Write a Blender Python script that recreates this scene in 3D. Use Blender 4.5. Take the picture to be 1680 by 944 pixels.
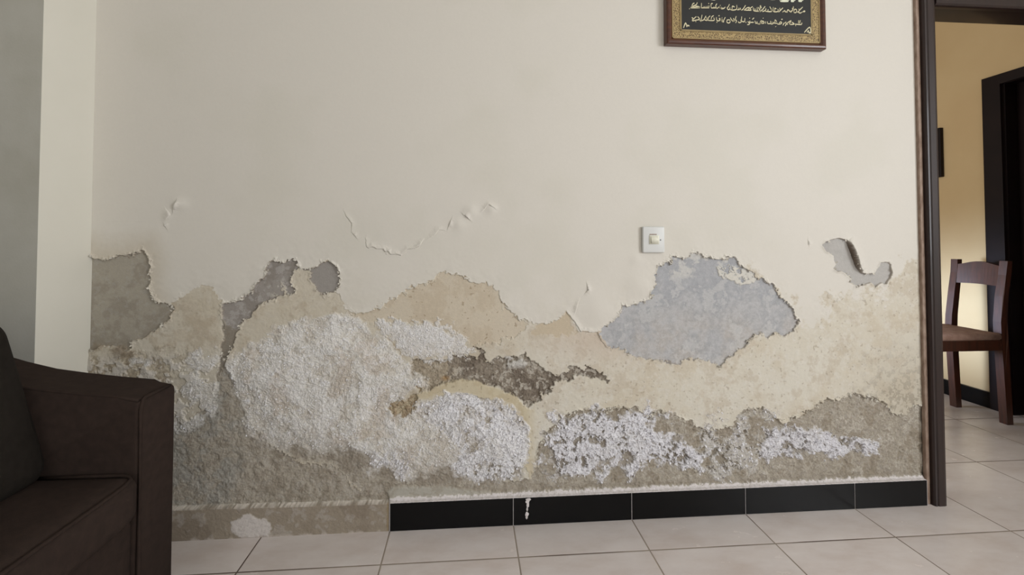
import bpy, bmesh, math
import numpy as np
from mathutils import Vector, Matrix

for o in list(bpy.data.objects):
    bpy.data.objects.remove(o, do_unlink=True)
SC = bpy.context.scene
COL = SC.collection

# ------------------------------------------------------------------ camera
def basis(y, p, r):
    cy, sy, cp, sp, cr, sr = math.cos(y), math.sin(y), math.cos(p), math.sin(p), math.cos(r), math.sin(r)
    return Matrix(((cy,-sy,0),(sy,cy,0),(0,0,1))) @ Matrix(((1,0,0),(0,cp,-sp),(0,sp,cp))) @ Matrix(((cr,0,sr),(0,1,0),(-sr,0,cr)))
M = basis(-.0724, .0237, -.0006)
cam_data = bpy.data.cameras.new('camera')
cam = bpy.data.objects.new('camera', cam_data); COL.objects.link(cam)
R_, F_, U_ = M.col[0], M.col[1], M.col[2]
mw = Matrix.Identity(4)
for i in range(3):
    mw[i][0], mw[i][1], mw[i][2] = R_[i], U_[i], -F_[i]
mw[0][3], mw[1][3], mw[2][3] = .2504, -1.4129, .9401
cam.matrix_world = mw
cam_data.sensor_width = 36
cam_data.lens = 697.78 / 1680 * 36
cam_data.shift_x = 20.93 / 1680
cam_data.shift_y = -94.79 / 1680
cam_data.clip_start = .02
SC.camera = cam

# ------------------------------------------------------------------ world, lights, exposure
w = bpy.data.worlds.new('world'); SC.world = w; w.use_nodes = True
w.node_tree.nodes['Background'].inputs[0].default_value = (.75, .85, 1, 1)
w.node_tree.nodes['Background'].inputs[1].default_value = .3
def area(name, loc, aim, sx, sy, power, color, spread=180):
    d = bpy.data.lights.new(name, 'AREA'); d.shape = 'RECTANGLE'; d.size = sx; d.size_y = sy
    d.energy = power; d.color = color; d.spread = math.radians(spread)
    o = bpy.data.objects.new(name, d); COL.objects.link(o); o.location = loc
    o.rotation_euler = (Vector(aim) - Vector(loc)).to_track_quat('-Z', 'Y').to_euler()
    return o
area('window_daylight', (3.22, -2.45, 1.45), (2.2, -2.45, 1.45), 1.5, 1.25, 77, (.96, .985, 1.02))
area('front_fill', (.6, -3.92, 1.6), (.6, -3.0, 1.6), 1.8, 1.3, 17.5, (.96, .985, 1.02))  # unseen fill lamp added before the closed front wall, no window there
area('dining_window_daylight', (.85, 1.35, .60), (3.1, .88, .50), .7, .4, 3.0, (.60, .76, 1.05), 26)
area('dining_room_fill', (-.8, 1.3, 1.5), (3.1, 1.1, 1.75), 1.4, 1.0, 17, (1, .97, .92), 100)  # soft fill lamp added to brighten the upper dining room wall
SC.view_settings.view_transform = 'Standard'
SC.view_settings.look = 'None'
SC.view_settings.gamma = 1
SC.view_settings.use_curve_mapping = False
SC.view_settings.exposure = 0

# ------------------------------------------------------------------ helpers
def lin(r, g, b):
    f = lambda c: (c/255/12.92 if c/255 <= .04045 else ((c/255+.055)/1.055)**2.4)
    return (f(r), f(g), f(b))
def link(name, me, mat=None, parent=None, smooth=False):
    o = bpy.data.objects.new(name, me); COL.objects.link(o)
    if mat: me.materials.append(mat)
    if parent: o.parent = parent
    if smooth:
        for p in me.polygons: p.use_smooth = True
    return o
def obj(name, bm, mat, parent=None, smooth=False):
    me = bpy.data.meshes.new(name); bmesh.ops.recalc_face_normals(bm, faces=bm.faces); bm.to_mesh(me); bm.free()
    return link(name, me, mat, parent, smooth)
def empty(name, loc, rz=0):
    o = bpy.data.objects.new(name, None); COL.objects.link(o); o.location = loc; o.rotation_euler = (0, 0, rz)
    o.empty_display_size = .1
    return o
def tag(o, label=None, cat=None, group=None, kind=None):
    if label: o['label'] = label
    if cat: o['category'] = cat
    if group: o['group'] = group
    if kind: o['kind'] = kind
    return o
def add_box(bm, x0, x1, y0, y1, z0, z1, bev=0, seg=2):
    r = bmesh.ops.create_cube(bm, size=1)
    for v in r['verts']:
        v.co = Vector(((x0+x1)/2 + v.co.x*(x1-x0), (y0+y1)/2 + v.co.y*(y1-y0), (z0+z1)/2 + v.co.z*(z1-z0)))
    if bev:
        es = list({e for v in r['verts'] for e in v.link_edges})
        bmesh.ops.bevel(bm, geom=es, offset=bev, segments=seg, profile=.5, affect='EDGES')
def box(name, x0, x1, y0, y1, z0, z1, mat, parent=None, bev=0, seg=2):
    bm = bmesh.new(); add_box(bm, x0, x1, y0, y1, z0, z1, bev, seg)
    return obj(name, bm, mat, parent, bool(bev))
def add_tube(bm, pts, r, n=8, closed=False):
    pts = [Vector(p) for p in pts]; rings = []
    m = len(pts)
    for i, p in enumerate(pts):
        a = pts[(i-1) % m] if (closed or i > 0) else p
        b = pts[(i+1) % m] if (closed or i < m-1) else p
        t = (b-a).normalized(); s = t.cross(Vector((0, 0, 1)))
        if s.length < 1e-3: s = t.cross(Vector((1, 0, 0)))
        s.normalize(); u = s.cross(t)
        rr = r[i] if isinstance(r, (list, tuple)) else r
        rings.append([bm.verts.new(p + rr*(math.cos(2*math.pi*k/n)*s + math.sin(2*math.pi*k/n)*u)) for k in range(n)])
    for i in range(m if closed else m-1):
        A, B = rings[i], rings[(i+1) % m]
        for k in range(n): bm.faces.new((A[k], A[(k+1) % n], B[(k+1) % n], B[k]))
    if not closed:
        bm.faces.new(rings[0][::-1]); bm.faces.new(rings[-1])
def add_prism(bm, pts, axis, a, b, bev=0, seg=2):
    """outline pts in the plane across `axis` (x: y,z  y: x,z  z: x,y), extruded from a to b"""
    def P(u, v, t): return {'x': (t, u, v), 'y': (u, t, v), 'z': (u, v, t)}[axis]
    A = [bm.verts.new(P(u, v, a)) for u, v in pts]; B = [bm.verts.new(P(u, v, b)) for u, v in pts]
    n = len(pts); fs = [bm.faces.new(A), bm.faces.new(B[::-1])]
    for i in range(n): fs.append(bm.faces.new((A[i], B[i], B[(i+1) % n], A[(i+1) % n])))
    if bev:
        es = set(fs[0].edges) | set(fs[1].edges)
        bmesh.ops.bevel(bm, geom=list(es), offset=bev, segments=seg, profile=.5, affect='EDGES')

# ------------------------------------------------------------------ materials
class NT:
    def __init__(s, name):
        s.m = bpy.data.materials.new(name); s.m.use_nodes = True; s.t = s.m.node_tree
        s.b = s.t.nodes['Principled BSDF']
    def n(s, typ, **kw):
        nd = s.t.nodes.new(typ)
        for k, v in kw.items():
            if k in nd.inputs: nd.inputs[k].default_value = v
            else: setattr(nd, k, v)
        return nd
    def l(s, a, b): s.t.links.new(a, b)
    def coords(s): return s.n('ShaderNodeTexCoord').outputs['Object']
    def noise(s, vec, scale, detail=4, rough=.55):
        nd = s.n('ShaderNodeTexNoise'); s.l(vec, nd.inputs['Vector'])
        nd.inputs['Scale'].default_value = scale; nd.inputs['Detail'].default_value = detail; nd.inputs['Roughness'].default_value = rough
        return nd.outputs['Fac']
    def ramp(s, fac, stops):
        nd = s.n('ShaderNodeValToRGB'); s.l(fac, nd.inputs[0]); e = nd.color_ramp.elements
        while len(e) < len(stops): e.new(.5)
        for k, (p, c) in enumerate(stops): e[k].position = p; e[k].color = (*c, 1)
        return nd.outputs[0]
    def mix(s, fac, a, b, mode='MIX'):
        nd = s.n('ShaderNodeMix', data_type='RGBA', blend_type=mode)
        for idx, v in ((0, fac), (6, a), (7, b)):
            if hasattr(v, 'is_linked') or isinstance(v, bpy.types.NodeSocket): s.l(v, nd.inputs[idx])
            elif idx == 0: nd.inputs[0].default_value = v
            else: nd.inputs[idx].default_value = (*v, 1)
        return nd.outputs[2]
    def math(s, op, a, b=0.0):
        nd = s.n('ShaderNodeMath', operation=op)
        for k, v in enumerate((a, b)):
            if isinstance(v, bpy.types.NodeSocket): s.l(v, nd.inputs[k])
            else: nd.inputs[k].default_value = v
        return nd.outputs[0]
    def bump(s, h, strength=.3, dist=.002):
        nd = s.n('ShaderNodeBump'); nd.inputs['Strength'].default_value = strength; nd.inputs['Distance'].default_value = dist
        s.l(h, nd.inputs['Height']); s.l(nd.outputs[0], s.b.inputs['Normal'])
    def base(s, c, rough=.6, spec=.5, coat=0, coat_rough=.1):
        if isinstance(c, bpy.types.NodeSocket): s.l(c, s.b.inputs['Base Color'])
        else: s.b.inputs['Base Color'].default_value = (*c, 1)
        if isinstance(rough, bpy.types.NodeSocket): s.l(rough, s.b.inputs['Roughness'])
        else: s.b.inputs['Roughness'].default_value = rough
        s.b.inputs['Specular IOR Level'].default_value = spec
        s.b.inputs['Coat Weight'].default_value = coat; s.b.inputs['Coat Roughness'].default_value = coat_rough
def mottled(name, c1, c2, scale, rough=.7, bump=.2, bscale=200, bdist=.001, spec=.4, coat=0, stretch=None):
    k = NT(name); v = k.coords()
    if stretch:
        mp = k.n('ShaderNodeMapping'); mp.inputs['Scale'].default_value = stretch; k.l(v, mp.inputs[0]); v = mp.outputs[0]
    n = k.noise(v, scale)
    k.base(k.ramp(n, [(.3, lin(*c1)), (.7, lin(*c2))]), rough, spec, coat)
    if bump: k.bump(k.noise(v, bscale, 3), bump, bdist)
    return k.m

PAINT = (214, 209, 200)
m_paint = mottled('cream_wall_paint', (210, 204, 190), (216, 210, 197), 3, .6, .12, 240, .001)
m_white = mottled('white_wall_paint', (220, 217, 205), (226, 223, 212), 3, .65, .12, 240, .001)
m_grey_wall = mottled('shaded_grey_plaster', (172, 169, 158), (188, 186, 178), 5, .8, .25, 160, .001)
m_tan_wall = mottled('tan_wall_paint', (196, 170, 128), (202, 178, 136), 3, .7, .1, 200, .001)
m_salt = mottled('white_salt', (216, 214, 216), (236, 235, 240), 60, .9, 0)
m_flake = mottled('curled_paint', (196, 190, 178), (214, 209, 198), 40, .7, 0)
m_ceiling = mottled('ceiling_paint', (225, 222, 214), (230, 228, 220), 3, .8, 0)
m_blacktile = mottled('black_glazed_tile', (7, 7, 8), (10, 10, 11), 12, .3, .05, 60, .0005, .2)
m_mortar = mottled('pale_mortar', (196, 190, 186), (226, 220, 222), 90, .9, .5, 260, .002)
m_frame_wood = mottled('dark_varnished_wood', (34, 22, 20), (43, 28, 25), 6, .42, .15, 60, .001, .4, .12, (14, 14, 1))
m_raw_edge = mottled('scuffed_brown_edge', (128, 106, 92), (166, 146, 132), 30, .8, .4, 90, .001, .3, 0, (3, 3, 1))
m_sofa = mottled('brown_upholstery', (46, 37, 33), (53, 43, 38), 60, .95, .5, 900, .0008, .1)
m_cushion = mottled('charcoal_brown_upholstery', (33, 29, 25), (38, 34, 30), 60, .95, .5, 900, .0008, .1)
m_chair = mottled('reddish_brown_wood', (54, 29, 18), (76, 40, 25), 8, .4, .15, 60, .001, .5, .2, (10, 10, 1))
m_seat = mottled('faded_pink_brown_fabric', (140, 112, 100), (166, 138, 124), 30, .95, .5, 500, .001, .1)
m_picframe = mottled('mahogany_frame', (66, 32, 20), (88, 46, 26), 9, .35, .1, 60, .001, .5, .3, (2, 9, 9))
m_black_ground = mottled('black_print', (24, 25, 26), (31, 32, 31), 20, .5, 0)
m_script = mottled('pale_gold_script', (206, 196, 160), (226, 218, 184), 60, .5, 0)
m_bigscript = mottled('white_script', (214, 216, 190), (224, 226, 206), 60, .5, 0)
m_goldline = mottled('gold_line', (150, 130, 88), (168, 146, 102), 40, .45, 0)
m_switch = mottled('white_switch_plastic', (208, 209, 208), (216, 217, 215), 12, .35, 0)
m_rocker = mottled('ivory_rocker_plastic', (214, 213, 196), (222, 220, 204), 12, .35, 0)
m_dark = mottled('near_black_wood', (22, 15, 15), (30, 20, 19), 6, .5, .1, 60, .001, .15)
m_glass_dark = mottled('black_gap', (16, 15, 15), (20, 19, 19), 6, .6, 0)

def gold_border():
    k = NT('gold_arabesque_border'); v = k.coords()
    a = k.n('ShaderNodeTexVoronoi', feature='DISTANCE_TO_EDGE'); a.inputs['Scale'].default_value = 150
    nz = k.n('ShaderNodeTexNoise'); nz.inputs['Scale'].default_value = 60; k.l(v, nz.inputs['Vector'])
    mx = k.n('ShaderNodeMix', data_type='RGBA'); mx.inputs[0].default_value = .025; k.l(v, mx.inputs[6]); k.l(nz.outputs['Color'], mx.inputs[7])
    k.l(mx.outputs[2], a.inputs['Vector'])
    k.base(k.ramp(a.outputs['Distance'], [(.0, lin(178, 156, 106)), (.10, lin(160, 136, 88)), (.2, lin(92, 72, 42)), (.6, lin(112, 88, 52))]), .5)
    return k.m
m_goldborder = gold_border()

def floor_tiles():
    k = NT('glazed_floor_tiles'); v = k.coords()
    sp = k.n('ShaderNodeSeparateXYZ'); k.l(v, sp.inputs[0])
    def axis(s, off):
        t = k.math('DIVIDE', k.math('ADD', s, off), .4)
        fr = k.math('FRACT', t); fl = k.math('FLOOR', t)
        return k.math('MULTIPLY', k.math('MINIMUM', fr, k.math('SUBTRACT', 1.0, fr)), .4), fl
    dx, ix = axis(sp.outputs[0], 40.0); dy, iy = axis(sp.outputs[1], 40.139)
    d = k.math('MINIMUM', dx, dy)
    cb = k.n('ShaderNodeCombineXYZ'); k.l(ix, cb.inputs[0]); k.l(iy, cb.inputs[1])
    wn = k.n('ShaderNodeTexWhiteNoise'); k.l(cb.outputs[0], wn.inputs[0])
    off = k.n('ShaderNodeVectorMath', operation='MULTIPLY_ADD'); k.l(wn.outputs['Color'], off.inputs[0]); off.inputs[1].default_value = (9, 9, 9); k.l(v, off.inputs[2])
    mp = k.n('ShaderNodeMapping'); mp.inputs['Scale'].default_value = (1, 2.2, 1); mp.inputs['Rotation'].default_value = (0, 0, .3); k.l(off.outputs[0], mp.inputs[0])
    n1 = k.noise(mp.outputs[0], 4.5, 6, .62); n2 = k.noise(mp.outputs[0], 16, 5, .6)
    c = k.ramp(n1, [(.28, lin(202, 190, 184)), (.5, lin(216, 208, 205)), (.72, lin(226, 220, 218))])
    c = k.mix(k.math('MULTIPLY', n2, .35), c, lin(210, 196, 188))
    br = k.math('ADD', k.math('MULTIPLY', wn.outputs['Value'], .08), .94)
    hs = k.n('ShaderNodeHueSaturation'); k.l(br, hs.inputs['Value']); k.l(c, hs.inputs['Color'])
    g = k.math('LESS_THAN', d, .0021)
    gn = k.noise(v, 3.5, 2)
    gc = k.ramp(gn, [(.38, lin(92, 76, 66)), (.62, lin(150, 138, 126))])
    k.base(k.mix(g, hs.outputs[0], gc), k.math('ADD', k.math('MULTIPLY', g, .6), k.math('ADD', k.math('MULTIPLY', n2, .15), .17)), .5)
    mr = k.n('ShaderNodeMapRange'); mr.inputs['From Max'].default_value = .0045; k.l(d, mr.inputs[0])
    k.bump(k.math('ADD', mr.outputs[0], k.math('MULTIPLY', k.noise(v, 30, 3), .05)), .6, .0012)
    return k.m
m_floor = floor_tiles()

def damaged_wall():
    k = NT('damp_damaged_plaster'); v = k.coords()
    at = k.n('ShaderNodeAttribute', attribute_name='layer_colour')
    rg = k.n('ShaderNodeAttribute', attribute_name='coarseness')
    f = k.noise(v, 420, 4, .7); m = k.noise(v, 95, 5, .65)
    var = k.math('ADD', k.math('MULTIPLY', k.math('SUBTRACT', k.math('ADD', k.math('MULTIPLY', f, .5), k.math('MULTIPLY', m, .5)), .5), k.math('ADD', k.math('MULTIPLY', rg.outputs['Fac'], .9), .05)), 1.0)
    hs = k.n('ShaderNodeHueSaturation'); k.l(at.outputs['Color'], hs.inputs['Color']); k.l(var, hs.inputs['Value'])
    k.base(hs.outputs[0], k.math('ADD', k.math('MULTIPLY', rg.outputs['Fac'], .3), .6), .35)
    h = k.math('MULTIPLY', k.math('ADD', k.math('MULTIPLY', f, .6), k.math('MULTIPLY', m, 1.2)), k.math('ADD', rg.outputs['Fac'], .07))
    k.bump(h, .8, .0022)
    return k.m
m_damaged = damaged_wall()

# ------------------------------------------------------------------ outlines on the damp wall: (x, z) in millimetres
POLYS = {
    'lower': [(-971,901),(-954,901),(-922,885),(-901,873),(-881,878),(-860,879),(-850,887),(-829,885),(-819,895),(-791,901),(-776,903),(-764,883),(-759,857),(-763,827),(-761,776),(-750,757),(-725,741),(-697,735),(-676,742),(-662,760),(-648,760),(-638,775),(-620,786),(-596,795),(-570,782),(-552,759),(-538,737),(-523,731),(-529,731),(-490,738),(-469,757),(-440,783),(-430,801),(-405,820),(-405,839),(-391,865),(-380,875),(-369,867),(-336,872),(-322,884),(-307,872),(-296,853),(-277,844),(-259,847),(-240,853),(-229,864),(-207,867),(-189,857),(-176,841),(-172,815),(-177,784),(-188,766),(-169,746),(-154,712),(-116,702),(-72,704),(-42,715),(-12,737),(26,756),(60,779),(79,786),(117,798),(140,813),(179,827),(135,809),(158,824),(189,828),(220,820),(247,808),(274,800),(306,792),(329,781),(353,757),(359,734),(376,722),(396,702),(423,671),(479,662),(518,658),(550,669),(582,691),(594,688),(610,664),(622,640),(634,628),(662,626),(691,624),(699,627),(719,647),(744,658),(760,682),(772,702),(781,720),(801,715),(834,717),(851,729),(871,733),(884,752),(888,784),(897,820),(909,844),(926,856),(947,852),(951,874),(964,883),(999,879),(1021,887),(1048,896),(1079,887),(1119,874),(1155,878),(1182,870),(1204,852),(1226,839),(1253,822),(1267,800),(1285,804),(1307,783),(1334,761),(1357,739),(1379,709),(1397,683),(1401,665),(1419,655),(1452,665),(1489,690),(1512,667),(1566,727),(1624,740),(1718,756),(1802,806),(1851,861),(1892,883),(2007,883),(1973,-379),(-998,-198),(-1024,908)],
    'left': [(-971,905),(-954,901),(-922,885),(-901,873),(-881,878),(-860,879),(-850,887),(-829,885),(-819,895),(-791,901),(-776,903),(-764,883),(-759,857),(-763,827),(-761,776),(-750,757),(-725,741),(-697,735),(-683,727),(-700,687),(-724,665),(-751,644),(-779,629),(-806,619),(-820,590),(-861,602),(-903,608),(-923,594),(-964,603)],
    'channel': [(-538,735),(-490,738),(-469,757),(-440,783),(-430,801),(-405,820),(-405,839),(-391,865),(-380,875),(-369,867),(-336,872),(-322,884),(-307,872),(-296,853),(-314,846),(-319,823),(-324,801),(-315,770),(-324,754),(-353,763),(-375,748),(-411,740),(-439,719),(-453,689),(-482,675),(-496,638),(-510,601),(-513,564),(-530,550),(-538,602),(-524,638),(-540,690)],
    'lobe': [(-296,852),(-277,844),(-259,847),(-240,853),(-229,864),(-207,867),(-189,857),(-176,841),(-172,815),(-177,784),(-188,769),(-214,760),(-236,764),(-249,792),(-266,811),(-257,830)],
    'tan': [(-146,701),(-72,701),(-42,715),(-12,737),(26,756),(60,779),(79,786),(117,798),(140,813),(179,827),(135,809),(158,824),(189,828),(220,820),(247,808),(274,800),(306,792),(329,781),(353,757),(359,734),(376,722),(396,702),(423,671),(455,655),(439,631),(368,601),(306,583),(236,611),(198,635),(159,662),(113,667),(156,666),(80,669),(4,670),(-71,669)],
    'tan2': [(518,658),(550,669),(582,691),(594,688),(610,664),(622,640),(634,628),(614,613),(550,622),(479,631),(487,654)],
    'grey': [(699,627),(719,647),(744,658),(760,682),(772,702),(781,720),(801,715),(834,717),(851,729),(871,733),(884,752),(888,784),(897,820),(909,844),(926,856),(947,852),(951,874),(964,883),(999,879),(1021,887),(1048,896),(1079,887),(1119,874),(1155,878),(1182,870),(1204,852),(1226,839),(1253,822),(1267,800),(1285,804),(1307,783),(1334,761),(1357,739),(1379,709),(1397,683),(1401,665),(1415,656),(1405,635),(1386,609),(1364,601),(1332,615),(1304,598),(1277,615),(1250,607),(1223,582),(1205,565),(1187,553),(1160,536),(1132,507),(1119,499),(1097,516),(1053,517),(1018,528),(991,518),(973,510),(938,515),(904,518),(990,509),(956,508),(915,521),(874,526),(824,534),(800,551),(768,567),(735,572),(719,588),(703,612)],
    'isle': [(1119,844),(1164,848),(1199,844),(1253,818),(1262,792),(1235,783),(1199,788),(1163,805),(1127,818)],
    'hook': [(1509,921),(1521,933),(1535,937),(1553,944),(1568,947),(1588,943),(1603,939),(1610,929),(1620,904),(1631,873),(1643,843),(1660,822),(1675,818),(1693,820),(1708,822),(1717,834),(1726,845),(1731,859),(1747,860),(1762,859),(1771,851),(1771,834),(1774,823),(1767,803),(1756,792),(1752,780),(1740,781),(1734,787),(1725,781),(1710,770),(1701,781),(1692,787),(1671,779),(1650,775),(1632,768),(1630,779),(1609,788),(1618,799),(1592,824),(1580,828),(1563,829),(1551,838),(1563,854),(1555,868),(1552,885),(1535,896),(1523,901)],
    'damp': [(-739,169),(-675,357),(-636,367),(-573,406),(-556,480),(-539,520),(-521,520),(-502,464),(-465,388),(-428,327),(-361,265),(-273,217),(-192,207),(-139,156),(-101,121),(-81,142),(-36,152),(70,136),(185,124),(262,136),(317,146),(380,128),(435,137),(459,132),(476,182),(491,228),(503,267),(531,305),(563,334),(595,356),(644,360),(684,362),(749,358),(807,360),(731,366),(780,365),(821,363),(854,341),(879,338),(908,357),(946,344),(975,327),(996,314),(1021,314),(1046,289),(1096,283),(1147,287),(1173,309),(1199,333),(1234,348),(1268,347),(1302,330),(1328,309),(1371,295),(1406,314),(1442,326),(1468,345),(1504,369),(1548,376),(1602,387),(1655,378),(1700,376),(1736,363),(1771,325),(1816,315),(1862,343),(1945,349),(1973,-379),(-998,-198),(-1012,378),(-833,373)],
    'neck': [(-539,676),(-496,645),(-509,571),(-523,542),(-501,490),(-478,420),(-557,422),(-551,513),(-537,557)],
    'hole': [(65,549),(111,544),(157,540),(234,563),(252,560),(273,548),(282,545),(285,566),(264,590),(282,581),(303,562),(307,538),(325,523),(346,546),(367,543),(382,555),(404,554),(422,542),(443,560),(459,544),(477,526),(499,507),(520,498),(542,485),(554,485),(576,490),(588,490),(595,514),(610,511),(629,504),(644,498),(648,513),(673,500),(688,488),(713,487),(723,460),(701,466),(676,467),(657,473),(629,483),(610,474),(604,459),(579,466),(542,464),(539,452),(520,419),(508,416),(492,420),(492,405),(465,387),(456,375),(443,388),(428,403),(404,410),(385,425),(367,435),(352,447),(337,445),(322,454),(295,455),(273,461),(252,464),(234,462),(169,467),(130,448),(107,449),(68,488),(60,542)],
    'ring': [(16,382),(69,419),(115,437),(169,463),(207,476),(270,470),(332,447),(380,430),(419,406),(451,370),(468,373),(476,389),(523,439),(579,453),(668,443),(750,425),(750,365),(684,365),(644,362),(595,358),(563,335),(531,305),(503,271),(491,228),(476,182),(463,136),(443,168),(431,199),(451,222),(451,292),(427,332),(395,371),(356,396),(301,413),(246,428),(192,431),(145,425),(84,380),(31,366)],
    'salt1': [(-523,535),(-488,571),(-445,607),(-402,636),(-366,658),(-323,669),(-264,683),(-220,690),(-161,693),(-116,678),(-71,658),(-37,635),(-3,596),(27,561),(43,523),(65,492),(104,461),(63,457),(25,409),(-5,379),(63,365),(16,367),(146,421),(192,430),(246,427),(301,411),(356,394),(395,370),(427,330),(449,292),(451,251),(451,222),(431,191),(431,145),(380,131),(317,149),(262,136),(185,124),(70,136),(-36,152),(-102,128),(-139,160),(-192,211),(-273,225),(-362,269),(-428,331),(-465,392),(-506,464),(-517,531)],
    'salt1b': [(-38,669),(42,669),(118,667),(179,651),(218,619),(159,655),(198,635),(236,604),(263,572),(229,556),(159,543),(114,541),(157,547),(80,556),(50,549),(4,600),(-37,635)],
    'salt2': [(92,372),(146,421),(192,430),(246,427),(301,411),(356,394),(395,370),(427,330),(449,292),(451,251),(451,222),(431,191),(431,145),(380,131),(317,149),(262,136),(208,192),(223,253),(169,309),(115,333)],
    'salt3': [(515,282),(563,327),(619,357),(700,359),(782,354),(731,358),(780,353),(829,343),(862,318),(920,317),(945,284),(978,259),(1037,233),(1062,192),(1036,165),(969,171),(894,182),(812,169),(779,147),(730,157),(781,147),(699,158),(618,145),(562,163),(522,180),(506,228)],
    'salt4': [(1289,273),(1336,284),(1406,274),(1476,271),(1519,249),(1581,239),(1652,229),(1706,223),(1705,177),(1633,192),(1580,173),(1509,180),(1457,194),(1404,180),(1343,190),(1291,168),(1274,184)],
    'salt5': [(1045,265),(1096,271),(1164,293),(1233,315),(1302,305),(1284,265),(1266,185),(1197,139),(1095,159),(1062,192)],
    'salt0': [(-776,555),(-764,558),(-715,544),(-685,560),(-654,543),(-611,568),(-549,573),(-540,544),(-552,519),(-557,461),(-562,410),(-608,347),(-675,349),(-679,426),(-684,489),(-733,497)],
    'cavity': [(15,413),(46,400),(69,434),(95,430),(99,449),(80,457),(88,411),(73,380),(31,363),(0,367),(-7,387)],
    'lime': [(-488,26),(-492,49),(-464,62),(-453,73),(-431,72),(-406,59),(-388,59),(-370,39),(-373,17),(-380,3),(-423,3),(-467,7)],
    'skim': [(-13,117),(2,128),(70,129),(170,123),(239,114),(286,105),(348,94),(348,83),(247,82),(147,84),(-5,85)],
}
CRACKS = [([(-156,1029),(-150,1015),(-134,995),(-134,972)],1,0.0022),([(-128,959),(-120,949)],1,0.003),([(-87,938),(-86,919),(-78,913),(-67,918),(-53,910),(-30,910),(-23,899),(-17,904),(-9,893),(12,892),(29,887),(36,897),(50,908),(74,911),(89,919),(95,932)],1,0.0042),([(72,911),(88,921),(97,935)],1,0.003),([(121,946),(140,956),(151,973),(164,971)],1,0.003),([(182,982),(191,1007)],-1,0.004),([(236,1023),(253,1009)],1,0.006),([(303,1043),(320,1060),(337,1048)],1,0.004),([(-683,1064),(-686,1051),(-691,1035)],1,0.008),([(-711,1034),(-700,1019),(-707,1010)],-1,0.004),([(-717,986),(-714,981)],1,0.004),([(655,786),(659,770),(651,762)],1,0.005),([(627,731),(614,692)],-1,0.004),([(586,690),(614,660),(634,628),(691,624),(703,596),(719,576)],1,0.004),([(1456,939),(1458,921)],1,0.004)]
FLAP = [(1603,939),(1610,929),(1620,904),(1631,873),(1643,843),(1660,822)]
BULGES = [((217,994),28,4),((258,1038),30,5),((-669,1058),26,6),((-711,1016),18,3),((691,691),62,5),((843,785),55,5),((827,873),30,3),((917,800),30,4),((327,1045),24,4)]
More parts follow.
